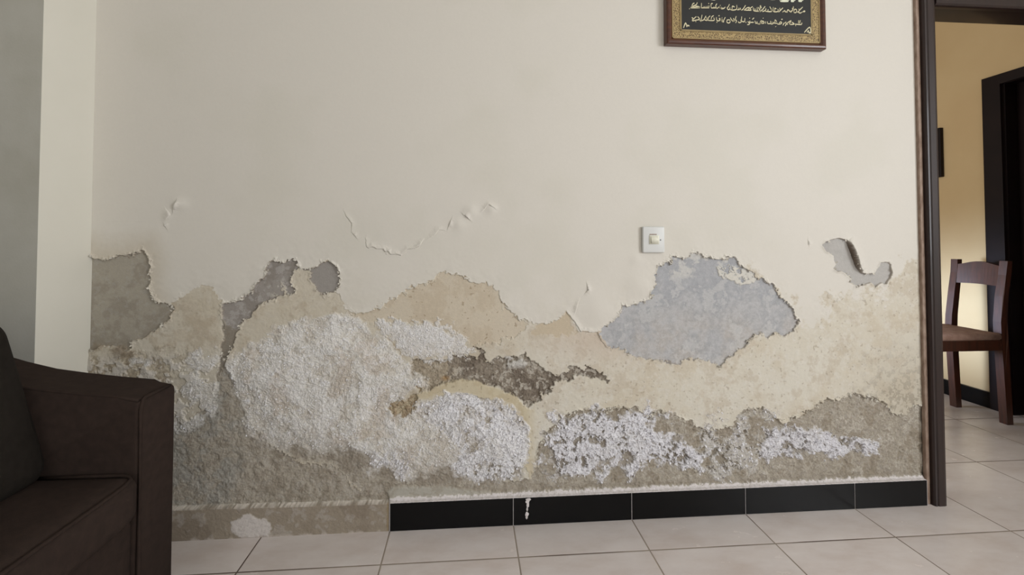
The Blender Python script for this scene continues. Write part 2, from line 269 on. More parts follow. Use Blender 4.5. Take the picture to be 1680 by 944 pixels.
STROKES = [[(10191,17485),(10285,17512),(10541,17505)],[(10191,17479),(10401,17488),(10541,17496)],[(10244,17538),(10274,17619),(10333,17656)],[(10273,17540),(10402,17602),(10438,17683)],[(10378,17544),(10471,17536),(10541,17511)],[(10590,17667),(10582,17501)],[(10582,17495),(10681,17502),(10874,17507)],[(10681,17505),(10688,17557)],[(10752,17508),(10752,17565)],[(10810,17510),(10817,17573)],[(10863,17507),(10869,17587)],[(10847,17677),(10858,17643)],[(10939,17510),(10940,17647),(10999,17666)],[(10939,17504),(11044,17514),(11138,17516)],[(11045,17560),(11044,17520)],[(11152,17667),(11104,17574),(11161,17485)],[(11162,17496),(11233,17556),(11256,17523),(11362,17510)],[(11263,17614),(11280,17604)],[(11303,17525),(11309,17553)],[(10150,17438),(10162,17453)],[(11231,17556),(11301,17502),(11360,17493),(11372,17539)],[(11383,17488),(11455,17559)],[(11609,17663),(11561,17569),(11525,17534),(11560,17472),(11619,17492),(11626,17555)],[(11642,17481),(11725,17462),(11867,17502),(11875,17651)],[(11702,17489),(11715,17599),(11797,17573)],[(11890,17480),(11962,17494),(11951,17551)],[(11997,17478),(12016,17554)],[(12044,17474),(12104,17511),(12201,17653)],[(12139,17467),(12235,17551),(12342,17578),(12294,17496)],[(12175,17480),(12412,17483)],[(12412,17489),(12366,17545),(12462,17618)],[(12485,17584),(12507,17470),(12710,17467),(12782,17504)],[(12555,17483),(12544,17552)],[(12626,17475),(12628,17601)],[(12733,17468),(12676,17603)],[(12748,17675),(12783,17573)],[(12661,17483),(12746,17459),(12790,17516)],[(12735,17666),(12747,17542)],[(12921,17645),(12789,17474)],[(12818,17448),(12933,17508),(12948,17577)],[(12932,17466),(13162,17475),(13093,17639)],[(13019,17483),(13034,17539)],[(13162,17475),(13149,17544)],[(13222,17630),(13227,17478),(13393,17478),(13394,17568)],[(13278,17494),(13279,17591),(13336,17565)],[(13421,17458),(13582,17617)],[(13465,17515),(13467,17612)],[(13565,17464),(13653,17523),(13667,17482),(13753,17471)],[(13724,17470),(13769,17555),(13855,17489),(13899,17533)],[(13869,17462),(13958,17577),(13974,17689)],[(13930,17631),(13943,17576)],[(13985,17467),(14072,17470),(14088,17568),(14016,17579),(13985,17494)],[(14123,17472),(14145,17515)],[(14176,17613),(14189,17544),(14159,17487),(14231,17455),(14290,17493)],[(14189,17544),(14322,17675)],[(14319,17494),(14393,17552)],[(14377,17496),(14414,17539)],[(10234,17135),(10275,17119),(10256,17028),(10361,17043),(10384,16987)],[(10280,17074),(10398,17181)],[(10361,17054),(10466,17070),(10513,17106),(10444,17183)],[(10608,17246),(10572,17085),(10559,17005)],[(10513,17049),(10653,17066),(10748,17217)],[(10677,17089),(10781,17059),(10771,17173)],[(10816,17049),(10841,17164),(10900,17223)],[(10840,17061),(11039,17069),(11029,17171)],[(10934,17099),(10959,17191),(11029,17240)],[(11123,17186),(11145,17073),(11215,17064),(11262,17100),(11252,17168)],[(11132,17016),(11156,17005)],[(11206,17247),(11241,17237)],[(11297,17068),(11356,17058)],[(11322,17160),(11344,17069)],[(11226,17156),(11249,17089)],[(11296,17067),(11366,17047),(11450,17199)],[(11332,17183),(11320,17114)],[(11366,17013),(11401,17049)],[(11614,17114),(11520,17099),(11507,17030),(11566,16998),(11625,17034),(11614,17114)],[(11639,17195),(11685,17105),(11779,17086),(11745,17176)],[(11696,17071),(11791,17075)],[(11852,17249),(11815,17133),(11862,17089),(11825,17008)],[(11920,17069),(11955,17024),(12027,17050),(12016,17129)],[(12053,17245),(12039,17096)],[(12027,17084),(12145,17066),(12171,17193)],[(12193,17050),(12216,17040)],[(12276,17082),(12323,17038),(12359,17108)],[(12251,16967),(12322,16981),(12359,17051)],[(12337,17211),(12349,17188)],[(12370,17051),(12489,17056)],[(12443,17157),(12504,17217)],[(12538,17115),(12560,17013)],[(12560,17024),(12620,17038),(12609,17095)],[(12632,17015),(12715,17007),(12740,17111)],[(12751,17066),(12776,17147)],[(12654,17013),(12725,17030),(12755,17086)],[(12740,17058),(12783,17032),(12813,17116),(12869,17077),(12854,17035),(12768,17032)],[(12836,17227),(12850,17207)],[(12926,17024),(12927,17107)],[(12998,17026),(12999,17109)],[(13012,17027),(13127,17045),(13114,17128)],[(13127,17017),(13199,17034),(13200,17103),(13228,17063),(13372,17054)],[(13271,17064),(13287,17176),(13344,17109)],[(13298,16944),(13312,16928)],[(13371,17027),(13458,17030),(13530,17074),(13488,17114),(13429,17057)],[(13518,17198),(13561,17214)],[(13572,16993),(13632,17092)],[(13658,16968),(13718,17068),(13746,17013)],[(13690,17122),(13660,17065)],[(13718,17068),(13879,17171),(13804,17043)],[(13833,17030),(13992,17050),(13907,17116)],[(14021,17051),(14253,17046),(14284,17117)],[(14049,16983),(14050,17052)],[(14152,17084),(14169,17196)],[(14196,17086),(14227,17198)]]
BIG_STROKES = [[(13485,17880),(13789,17892)],[(13883,17896),(13999,17901)],[(14166,17911),(14297,17916)],[(13485,17880),(13532,18059),(13477,18251)],[(13789,17892),(13822,18113)],[(13999,17901),(14052,18040),(14028,18303)],[(14297,17916),(14343,18038),(14288,18203)],[(13299,17938),(13098,17958),(13043,18149),(13217,18240)],[(11353,17870),(11944,17918),(12299,17910)],[(11471,17875),(11545,18153)],[(11944,17918),(11900,18203)],[(10172,17820),(10639,17874),(10711,18048)],[(10873,17861),(11107,17859),(11146,18136)]]
ORNAMENTS = [[(9934,16766),(10011,16939),(10056,16799)],[(10074,16822),(10074,16856),(10144,16842)],[(14372,16766),(14572,16961),(14609,16774),(14539,16772),(14526,16834),(14469,16769)]]


# ------------------------------------------------------------------ damp wall
YW = .018                    # plane of the intact paint
XL, XR = -.936, 1.905
STEP = .0012
ZT = 1.10
nu = int(round((XR-XL)/STEP))+1; nv = int(round(ZT/STEP))+1
us = np.linspace(XL, XR, nu).astype(np.float32); vs = np.linspace(0, ZT, nv).astype(np.float32)
U, V = np.meshgrid(us, vs)
def vnoise(x, y, s, seed):
    r = np.random.RandomState(seed); L = r.rand(256, 256).astype(np.float32)
    X = x/s + 50.3; Y = y/s + 50.7
    xi = np.floor(X).astype(np.int32); yi = np.floor(Y).astype(np.int32)
    fx = X-xi; fy = Y-yi; fx = fx*fx*(3-2*fx); fy = fy*fy*(3-2*fy)
    g = lambda a, b: L[b % 256, a % 256]
    return (g(xi, yi)*(1-fx)+g(xi+1, yi)*fx)*(1-fy) + (g(xi, yi+1)*(1-fx)+g(xi+1, yi+1)*fx)*fy
def fbm(x, y, s, seed, o=4, p=.55):
    t = 0; a = 1; tot = 0
    for i in range(o):
        t = t + a*vnoise(x*math.cos(i*.7)+y*math.sin(i*.7), -x*math.sin(i*.7)+y*math.cos(i*.7), s/2**i, seed+i*7); tot += a; a *= p
    return t/tot
def ridge(x, y, s, seed):
    return 1-np.abs(2*vnoise(x, y, s, seed)-1)
wx = (fbm(U, V, .035, 1)-.5)*.018 + (fbm(U, V, .008, 2, 3)-.5)*.014
wz = (fbm(U, V, .035, 3)-.5)*.018 + (fbm(U, V, .008, 4, 3)-.5)*.014
def seg_dist(px, py, a, b):
    dx, dy = b[0]-a[0], b[1]-a[1]; L = dx*dx+dy*dy+1e-12
    t = np.clip(((px-a[0])*dx+(py-a[1])*dy)/L, 0, 1)
    return (px-a[0]-t*dx)**2+(py-a[1]-t*dy)**2, t
def sdf(name, warp=1.0, margin=.09):
    pts = [(a/1000, b/1000) for a, b in POLYS[name]]
    out = np.full(U.shape, 1.0, np.float32)
    x0 = min(p[0] for p in pts)-margin; x1 = max(p[0] for p in pts)+margin
    z0 = min(p[1] for p in pts)-margin; z1 = max(p[1] for p in pts)+margin
    i0, i1 = np.searchsorted(us, x0), np.searchsorted(us, x1); j0, j1 = np.searchsorted(vs, z0), np.searchsorted(vs, z1)
    px = (U+wx*warp)[j0:j1, i0:i1]; py = (V+wz*warp)[j0:j1, i0:i1]
    d = np.full(px.shape, 9.0, np.float32); ins = np.zeros(px.shape, bool)
    for k in range(len(pts)):
        a, b = pts[k], pts[(k+1) % len(pts)]
        dd, _ = seg_dist(px, py, a, b); d = np.minimum(d, dd)
        if a[1] != b[1]:
            c = ((a[1] > py) != (b[1] > py)) & (px < (b[0]-a[0])*(py-a[1])/(b[1]-a[1])+a[0])
            ins ^= c
    d = np.sqrt(d); out[j0:j1, i0:i1] = np.where(ins, -d, d)
    return out
S = {k: sdf(k, {'grey': 1.5, 'tan': 2.0, 'lower': 1.25, 'damp': 1.5, 'hook': .2, 'left': 1.0, 'lime': .7, 'skim': .6, 'lobe': .8, 'channel': 1.1}.get(k, 1.0)) for k in POLYS}
def mask(k, e=.0025): return np.clip(.5-S[k]/e, 0, 1)
def soft(k, e): return np.clip(.5-S[k]/e, 0, 1)
def sm(x): x = np.clip(x, 0, 1); return x*x*(3-2*x)

H = np.zeros(U.shape, np.float32); ROUGH = np.full(U.shape, .04, np.float32)
C3 = np.zeros(U.shape+(3,), np.float32)
def paint(rgb, m):
    c = np.array(lin(*rgb), np.float32)
    C3[...] = C3*(1-m[..., None]) + c*m[..., None]
def hset(depth, m):
    global H
    H = H*(1-m)+depth*m
def rset(r, m):
    global ROUGH
    ROUGH = ROUGH*(1-m)+r*m
big = fbm(U, V, .30, 11, 4); mid = fbm(U, V, .08, 12, 5); sml = fbm(U, V, .022, 13, 4); tiny = fbm(U, V, .007, 14, 3)
norm = lambda n: np.clip((n-n.mean())/n.std()*.17+.5, 0, 1)
midb = norm(fbm(U, V, .055, 15, 5, .65)); smlb = norm(fbm(U, V, .014, 16, 4, .65)); lump = norm(fbm(U, V, .036, 19, 4, .6)); grit = fbm(U, V, .0045, 17, 2)
pits = sm((fbm(U, V, .009, 18, 2)-.76)*12)
def noisy(k, edge, amp=1.6, n=None):
    """mask whose border breaks up into patches over +-edge"""
    n = midb if n is None else n
    return sm((-S[k]/edge + (n-.5)*amp*2)*1.6+.5)
paint(PAINT, np.ones_like(U))
paint((206, 202, 190), sm((big-.5)*4)*.4)
low = sm((.95-V)/.35)
paint((205, 199, 185), low*sm((mid-.45)*3)*.4)

st = np.clip(1-np.clip(S['left'], 0, 1)/.085, 0, 1)*sm((-.66-U)/.08)  # light falloff by the left corner, painted as a brown tint
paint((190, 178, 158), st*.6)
# second, older coat that shows below the torn edge of the top coat
mL0 = mask('lower'); mL1 = noisy('lower', .05)
wr = sm((U-1.15)/.12)
mL = mL0*(1-wr)+mL1*wr
hset(-.0012, mL*(1-wr*.7)); rset(.16, mL)
paint((206, 199, 184), mL)
paint((196, 184, 163), mL*sm((mid-.47)*5)*.5)
paint((213, 209, 198), mL*sm((big-.48)*5)*.55)
paint((188, 175, 156), mL*sm((midb-.55)*6)*.45)
paint((216, 212, 204), mL*sm((smlb-.55)*5)*.35)
paint((150, 136, 116), mL*pits*.5)
H += mL*((mid-.5)*.003+(sml-.5)*.0016+(tiny-.5)*.0006)
lt = sm((.55-U)/.5)          # left half of the old coat is darker and browner
paint((190, 180, 162), mL*lt*.5)
paint((174, 159, 138), mL*lt*sm((midb-.5)*5)*.4); paint((206, 198, 182), mL*lt*sm((lump-.52)*5)*.4)
pk = mL*np.exp(-(((U-.72)/.22)**2+((V-.60)/.07)**2)); paint((196, 180, 164), pk*.7)
rightstain = mL*sm((U-1.55+.25*(midb-.5))/.25)*sm((.66-V)/.35)
paint((176, 168, 152), rightstain*.5)
paint((138, 127, 110), rightstain*sm((smlb-.47)*7)*.6)
# bare plaster patches
def patch(k, rgb, depth, rough=.55, e=.0022, rgb2=None, n=None, amt=.5, m=None):
    if m is None: m = mask(k, e)
    hset(depth, m); rset(rough, m); paint(rgb, m)
    if rgb2 is not None: paint(rgb2, m*n*amt)
    return m
m_tan = patch('tan', (202, 191, 173), -.0032, .4, .004, (192, 178, 157), sm((midb-.45)*5), .7)
paint((204, 192, 172), m_tan*sm((smlb-.5)*5)*.4); paint((150, 130, 104), m_tan*pits*.6)
patch('tan2', (196, 182, 160), -.0026, .4, .006, m=noisy('tan2', .012)*mL)
m_left = patch('left', (164, 157, 144), -.0055, .45, .0022, (148, 140, 127), sm((midb-.42)*5), .75)
paint((128, 118, 104), m_left*sm((.64-V)/.08)*.5)
paint((172, 168, 162), m_left*sm((smlb-.58)*6)*.3)
# below the dark left patch: rough brown plaster, ragged
lb = sm((-.62-U)/.06+(midb-.5)*2)*sm((.60-V)/.03+(midb-.5)*2)*mL0
paint((176, 164, 144), lb*.7); paint((148, 136, 118), lb*sm((smlb-.48)*7)*.7); paint((132, 118, 100), lb*sm((midb-.55)*8)*.6); rset(.7, lb)
H += lb*(fbm(U, V, .03, 31, 4)-.5)*.012
# foot of the cream mound: flaking rims
mf = sm((-.44-U)/.05)*sm((.60-V)/.06)*mL0*sm((fbm(U, V, .024, 33, 4)-.47)*9)
paint((206, 201, 194), mf*.75); H += mf*.0035
m_ch = patch('channel', (154, 148, 142), -.006, .5, .0022, (134, 127, 119), sm((midb-.45)*5), .6)
paint((180, 175, 172), m_ch*sm((smlb-.54)*8)*.5)
patch('lobe', (153, 148, 143), -.006, .5, .0022)
m_neck = patch('neck', (142, 134, 122), -.006, .6, m=noisy('neck', .012, 1.2, sml))
cream_in = sm((smlb*.5+midb*.5-.47)*11)*np.clip((1-np.hypot((U+.29)/.11, (V-.765)/.06))*2, 0, 1)
paint((204, 196, 180), cream_in*m_ch); H += cream_in*m_ch*.003
m_grey = patch('grey', (176, 176, 178), -.0045, .6, .0022, (160, 161, 165), sm((midb-.42)*5), .6)
paint((184, 176, 168), m_grey*sm((.74-V)/.14)*sm((mid-.3)*3)*.6)
paint((192, 192, 193), m_grey*sm((smlb-.5)*5)*.4); paint((142, 144, 148), m_grey*sm((smlb-.56)*7)*.0+m_grey*sm((.44-smlb)*4)*.25); paint((158, 160, 166), m_grey*sm((V-.70+(midb-.5)*.25)/.06)*.45)
paint((200, 199, 197), m_grey*sm((midb-.58)*9)*.5)
mi = mask('isle', .005)*sm((smlb-.34)*8); paint((213, 209, 199), mi*.9); H += mi*.0030
ti = m_grey*sm((V-.795)/.03)*sm((midb-.5)*9); paint((205, 203, 197), ti*.6)
m_hook = patch('hook', (180, 177, 173), -.005, .45, .0022, (168, 165, 161), sm((mid-.45)*5), .6)
# damp bare render along the bottom
dn = sm((U-.36)/.05)
m_d0 = mask('damp', .004)*(1-dn)+noisy('damp', .010, 1.1, smlb)*dn
m_damp = patch('damp', (168, 160, 147), -.0055, .8, .004, (148, 139, 125), sm((midb-.42)*5), .75, m=m_d0)
sub = sm(.5-S['salt1']/.02)*sm((.50-V)/.06)
hset(-.0045, sub); rset(.8, sub); paint((168, 160, 147), sub); paint((150, 141, 128), sub*sm((midb-.42)*5)*.7); m_damp = np.maximum(m_damp, sub)
dr = sm((U-.35)/.3)
paint((182, 175, 162), m_damp*dr*sm((smlb-.42)*5)*.6); paint((200, 194, 184), m_damp*dr*sm((lump-.52)*7)*sm((smlb-.4)*6)*.5)
paint((134, 122, 104), m_damp*dr*sm((.47-midb)*7)*.6)
paint((166, 166, 161), m_damp*sm((-.42-U)/.12+(midb-.5))*sm((midb-.38)*5)*.55)
paint((128, 117, 103), m_damp*sm((smlb-.6)*6)*.4)
paint((182, 176, 168), m_damp*sm((.42-smlb)*8)*.35)
H += m_damp*((lump-.5)*(.002+.005*dr)+(sml-.5)*.007+(tiny-.5)*.003+(grit-.5)*.0012)
edge_s = m_damp*sm((.125-V)/.03)*sm(U/.1); paint((140, 130, 116), edge_s*.5)
m_hole = patch('hole', (140, 130, 117), -.0085, .9, .004, (112, 101, 90), sm((midb-.44)*6), .8, m=noisy('hole', .007, 1.1, smlb))
paint((188, 181, 170), m_hole*sm((smlb-.56)*9)*.75)
paint((176, 164, 144), m_hole*sm((.24-U)/.06)*sm((midb-.4)*6)*.7)
hp = m_hole*sm((U-.32)/.03)*sm((.47-U)/.02)*sm((V-.50)/.02)*sm((midb-.42)*7)
paint((204, 201, 196), hp*.85); H += hp*.006
paint((164, 130, 86), m_hole*np.clip(1-np.hypot((U-.175)/.02, (V-.478)/.012), 0, 1)*.9)
H += m_hole*((sml-.5)*.009+(tiny-.5)*.005+(grit-.5)*.002)
# cream coat left between the salt domes
m_ring = mask('ring', .005)*(1-sm((U-.44)/.05)); hset(.0005, m_ring); rset(.2, m_ring)
paint((200, 189, 164), m_ring); paint((184, 168, 138), m_ring*sm((midb-.45)*5)*.5); paint((150, 134, 108), m_ring*pits*.6)
H += m_ring*(mid-.5)*.003

# salt efflorescence: curled, flaky crust
qx = U + (fbm(U, V, .014, 51, 3)-.5)*.022; qz = V + (fbm(U, V, .014, 52, 3)-.5)*.022
def flakes(s, seed):
    a = ridge(qx*.8+qz*.6, -qx*.6+qz*.8, s, seed)
    b = ridge(qx*.35-qz*.9, qx*.9+qz*.4, s*.8, seed+3)
    c = vnoise(qx, qz, s*2.2, seed+5)
    return np.where(c > .5, a, b)**2.2*(.35+.9*vnoise(U, V, s*1.7, seed+8))
crF = .6*flakes(.0062, 61)+.4*flakes(.0036, 64)
crC = .6*flakes(.0120, 65)+.3*flakes(.0062, 61)+.15*grit
SALT = []
def salt(k, rgb, rgb2, amp, edge, coarse, bulge=0, hollow=.0, cover=1.0, cell=None, bias=0.0, fuzz=1.5, limit=None):
    global H
    n = midb if cell is None else cell
    base = sm(-S[k]/edge+.5+(n-.5)*fuzz*2+bias)
    if limit is not None: base = base*limit
    cr = crF*(1-coarse)+crC*coarse
    m = base*cover
    if not np.isscalar(hollow) or hollow > 0:
        hn = sm((hollow-lump*.55-smlb*.45)*11)*base
        m = m*(1-hn*.9); H = H-hn*.003; paint((140, 130, 114), hn*.85)
    H = H*(1-m*.5)-.003*m*.5 + m*amp*cr + bulge*sm(-S[k]/.12)
    rset(1.0, m)
    paint(rgb, m*.9); paint(rgb2, m*sm((fbm(U, V, .06, 79, 3)-.45)*5)*.6)
    paint((150, 141, 129), m*sm((.20-cr)*8)*(.35+.3*coarse))
    paint((234, 233, 237), m*sm((cr-.45)*4)*.75)
    SALT.append((m, coarse))
    return m
fade = sm((V-.135-.06*(midb-.5)*2-.10*sm((.05-U)/.25))/.07)
edge1 = .025+.055*sm((.46-V)/.15)*sm((-.05-U)/.15)
ms1 = salt('salt1', (220, 217, 212), (210, 204, 194), .0036, edge1, .15, .010, cell=midb, fuzz=.9, limit=fade)
paint((184, 168, 150), ms1*sm((fbm(U, V, .07, 80, 4)-.57)*8)*.45)
salt('salt1b', (222, 220, 219), (212, 206, 198), .0045, .022, .25, .004, fuzz=1.2, cell=smlb)
salt('salt0', (218, 215, 210), (200, 195, 186), .0042, .045, .35, .002, cover=.85, bias=-.35, fuzz=1.8)
salt('salt2', (228, 227, 230), (216, 212, 208), .0060, .022, .8, .006, hollow=.34+.10*sm((U-.22)/.12)*sm((.33-V)/.08), fuzz=.8)
nf = sm((U+.16)/.06)*sm((.09-U)/.06)*sm((.27-V)/.05)*sm((V-.125)/.02)
H += ms1*((lump-.5)*.005+(midb-.5)*.006)
paint((188, 178, 164), ms1*sm((.46-lump)*6)*.45); paint((232, 230, 229), ms1*sm((lump-.58)*6)*.4)
lb2 = ms1*sm((.40-V)/.2)*sm((-.05-U)/.25); paint((178, 171, 160), lb2*.45)
SALT1X = nf*sm((smlb-.4)*6)*ms1
H += SALT1X*.005*crC; paint((214, 212, 216), SALT1X*.7); SALT.append((SALT1X, .8))
salt('salt5', (198, 194, 189), (184, 179, 170), .0045, .04, .5, 0, cover=.85, bias=.1, fuzz=2.2, hollow=.44)
salt('salt3', (226, 225, 231), (214, 212, 213), .0068, .03, 1.0, .004, hollow=.47, fuzz=2.2)
salt('salt4', (224, 223, 230), (204, 202, 204), .0058, .018, .8, .002, hollow=.45, fuzz=1.3, cell=smlb)
cf = sm((-S['cavity']/.008+.5+(smlb-.5)*2.5))
hset(-.008, cf); paint((182, 168, 144), cf); paint((150, 130, 104), cf*sm((smlb-.5)*7)*.7); H += cf*(smlb-.5)*.016; rset(.8, cf)
crease = sm(1.2-np.abs(S['salt1']-.008)/.006)*np.clip(1-np.hypot((U+.02)/.09, (V-.585)/.08), 0, 1)*(S['salt1b'] > 0)
paint((166, 148, 122), sm(crease*2)*.7)
# torn edge of the top coat curls off the wall
EX = np.minimum.reduce([S['left'], S['channel'], S['grey'], S['hook'], S['lobe']])
lipn = sm((fbm(U, V, .03, 91, 3)-.35)*4)
H += np.where(EX > 0, np.exp(-(EX/.006)**2)*.0028*lipn, 0)
EX2 = S['damp']
H += np.where(EX2 > 0, np.exp(-(EX2/.007)**2)*.003*lipn, 0)*(V > .15)*sm((U-.36)/.05)
H += np.where((S['lower'] > 0), np.exp(-(S['lower']/.006)**2)*.0012*lipn, 0)*(1-wr)
EXm = np.where(EX > 0, np.exp(-(EX/.005)**2), 0)*lipn
paint((222, 216, 204), EXm*.2)
# big curled flap on the hook-shaped patch
def polyline(pts):
    P = [(a/1000, b/1000) for a, b in pts]
    best = np.full(U.shape, 9.0, np.float32); side = np.zeros(U.shape, np.float32); tt = np.zeros(U.shape, np.float32)
    x0 = min(p[0] for p in P)-.06; x1 = max(p[0] for p in P)+.06; z0 = min(p[1] for p in P)-.06; z1 = max(p[1] for p in P)+.06
    i0, i1 = np.searchsorted(us, x0), np.searchsorted(us, x1); j0, j1 = np.searchsorted(vs, z0), np.searchsorted(vs, z1)
    px = U[j0:j1, i0:i1]+wx[j0:j1, i0:i1]*.3; py = V[j0:j1, i0:i1]+wz[j0:j1, i0:i1]*.3
    b_ = best[j0:j1, i0:i1].copy(); s_ = side[j0:j1, i0:i1].copy(); t_ = tt[j0:j1, i0:i1].copy()
    n = len(P)-1
    for k in range(n):
        d, t = seg_dist(px, py, P[k], P[k+1])
        sg = (P[k+1][0]-P[k][0])*(py-P[k][1])-(P[k+1][1]-P[k][1])*(px-P[k][0])
        c = d < b_; b_ = np.where(c, d, b_); s_ = np.where(c, np.sign(sg), s_); t_ = np.where(c, (k+t)/n, t_)
    best[j0:j1, i0:i1] = b_; side[j0:j1, i0:i1] = s_; tt[j0:j1, i0:i1] = t_
    return np.sqrt(best), side, tt
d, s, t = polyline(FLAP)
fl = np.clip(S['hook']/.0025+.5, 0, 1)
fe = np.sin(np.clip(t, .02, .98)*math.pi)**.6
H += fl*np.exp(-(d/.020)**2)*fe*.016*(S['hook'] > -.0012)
paint((70, 54, 44), fe*np.exp(-(d/.02)**6)*(S['hook'] > -.004)*(S['hook'] < .0007)*.95)  # dirt and deep shadow in the gap under the lip, painted dark
rim = np.exp(-((EX+.0006)/.0012)**2)*.5+np.exp(-((EX2+.0006)/.0014)**2)*.4*(V > .15)*(U > .40)  # brown raw edge plus the thin shadow line, painted along the tears
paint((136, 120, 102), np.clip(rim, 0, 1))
# cracks and blisters
for pts, sd, hh in CRACKS:
    d, s, t = polyline(pts)
    up = (s*sd > 0)
    env = np.sin(np.clip(t, .04, .96)*math.pi)**.5
    H += np.where(up, np.exp(-(d/.010)**2)*hh, -np.exp(-(d/.003)**2)*.0008)*env
for (cx, cz), r, hh in BULGES:
    q = np.hypot(U-cx/1000, V-cz/1000)/(r/1000)
    H += np.exp(-(q*1.25)**2)*hh/1000
# blistered ripples in the top coat near the torn edge
near = np.where(S['lower'] > 0, np.exp(-S['lower']/.05), 0)
H += near*(fbm(U, V, .045, 95, 3)-.5)*.004

# strip where the skirting tiles have fallen off, left of the first black tile
ZB = .0885 + np.clip(-U, 0, 1)*.014
bm_ = sm((ZB-V+(tiny-.5)*.003)/.003)*(U < 0)
H = H*(1-bm_)+(.0145+(tiny-.5)*.0012+(sml-.5)*.002)*bm_
rset(.6, bm_)
paint((152, 141, 126), bm_); paint((134, 122, 108), bm_*sm((mid-.45)*5)*.7); paint((176, 168, 160), bm_*sm((sml-.56)*8)*.5)
ln = np.exp(-((V-ZB+.001)/.0018)**2)*(U < 0); paint((214, 206, 196), ln*sm((sml-.3)*5)*.95); H += ln*.001
bl = np.exp(-((V)/.005)**2)*(U < 0); paint((200, 190, 182), bl*sm((sml-.42)*6)*.7)
paint((204, 197, 192), mask('lime', .006)); H += mask('lime', .006)*.0012
ye = sm((U+.012+(tiny-.5)*.01)/.004)*bm_; paint((140, 120, 84), ye*.7)
# smooth cement skim and pale mortar line above the skirting
msk = soft('skim', .008); hset(-.001, msk); paint((176, 172, 162), msk); paint((158, 150, 136), msk*sm((smlb-.5)*5)*.6); rset(.35, msk)
seam = sm((.103+(sml-.5)*.02-V)/.006)*(U > -.004); hset(.001, seam*.8)
paint((178, 172, 160), seam*.7)
mo = sm((.0985+(tiny-.5)*.018+(sml-.5)*.016-V)/.004)*(U > -.004); paint((226, 220, 220), mo*.9); H += mo*.0015
edge0 = np.minimum(1, (ZT-V)/.06)
H *= sm(edge0)
C3 = C3*sm(edge0*2)[..., None] + np.array(lin(*PAINT), np.float32)*(1-sm(edge0*2))[..., None] if False else C3
H *= sm((XR-U)/.01+.1)

co = np.empty((nv, nu, 3), np.float32); co[..., 0] = U; co[..., 1] = YW-H; co[..., 2] = V
verts = co.reshape(-1, 3)
# plain painted panels: above the dense part, over the doorway, right of the doorway
DX0, DX1, DZ, YB = 1.955, 2.86, 1.81, .116
extra = []; efaces = []
def quad(a, b, c, d):
    k = len(extra); extra.extend((a, b, c, d)); efaces.append([nu*nv+k+i for i in range(4)])
def panel(x0, x1, z0, z1, y=YW):
    quad((x0, y, z0), (x1, y, z0), (x1, y, z1), (x0, y, z1))
panel(XR, DX1, DZ, 2.65); panel(DX1, 3.3, 0, 2.65)
quad((XR, YB, 0), (XL-.6, YB, 0), (XL-.6, YB, 2.65), (XR, YB, 2.65)); quad((3.3, YB, DZ), (XR, YB, DZ), (XR, YB, 2.65), (3.3, YB, 2.65)); quad((3.3, YB, 0), (DX1, YB, 0), (DX1, YB, DZ), (3.3, YB, DZ))
panel(XR, 1.93, 0, DZ)
quad((1.93, YW, 0), (1.93, YB, 0), (1.93, YB, DZ), (1.93, YW, DZ)); quad((XR, YB, 0), (XR, YB, DZ), (1.93, YB, DZ), (1.93, YB, 0))
n2u, n2v = 143, 79
u2 = np.linspace(XL, XR, n2u).astype(np.float32); v2 = np.linspace(ZT, 2.65, n2v).astype(np.float32)
U2, V2 = np.meshgrid(u2, v2)
T2 = sm((fbm(U2, V2, .30, 11, 4)-.5)*4)[..., None]*.4
C2 = np.array(lin(*PAINT), np.float32)*(1-T2)+np.array(lin(206, 202, 190), np.float32)*T2
base2 = nu*nv+len(extra)
i2 = base2+np.arange(n2u*n2v, dtype=np.int32).reshape(n2v, n2u)
g2 = np.stack([i2[:-1, :-1], i2[:-1, 1:], i2[1:, 1:], i2[1:, :-1]], -1).reshape(-1, 4)
allv = np.vstack([verts, np.array(extra, np.float32), np.stack([U2, np.full_like(U2, YW), V2], -1).reshape(-1, 3)])
idx = np.arange(nu*nv, dtype=np.int32).reshape(nv, nu)
q = np.stack([idx[:-1, :-1], idx[:-1, 1:], idx[1:, 1:], idx[1:, :-1]], -1).reshape(-1, 4)
q = np.vstack([q, np.array(efaces, np.int32), g2])
me = bpy.data.meshes.new('wall_back')
me.vertices.add(len(allv)); me.vertices.foreach_set('co', allv.ravel())
me.loops.add(q.size); me.loops.foreach_set('vertex_index', q.ravel())
me.polygons.add(len(q)); me.polygons.foreach_set('loop_start', np.arange(0, q.size, 4, dtype=np.int32))
me.update(calc_edges=True); me.validate()
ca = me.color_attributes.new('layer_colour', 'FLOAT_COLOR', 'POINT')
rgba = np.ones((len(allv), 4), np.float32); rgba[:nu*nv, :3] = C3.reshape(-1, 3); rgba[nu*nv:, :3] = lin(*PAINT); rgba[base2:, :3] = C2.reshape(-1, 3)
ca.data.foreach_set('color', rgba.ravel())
fa = me.attributes.new('coarseness', 'FLOAT', 'POINT')
fr = np.full(len(allv), .04, np.float32); fr[:nu*nv] = ROUGH.ravel(); fa.data.foreach_set('value', fr)
me.polygons.foreach_set('use_smooth', np.ones(len(q), bool))
wall = link('wall_back', me, m_damaged); tag(wall, kind='structure')


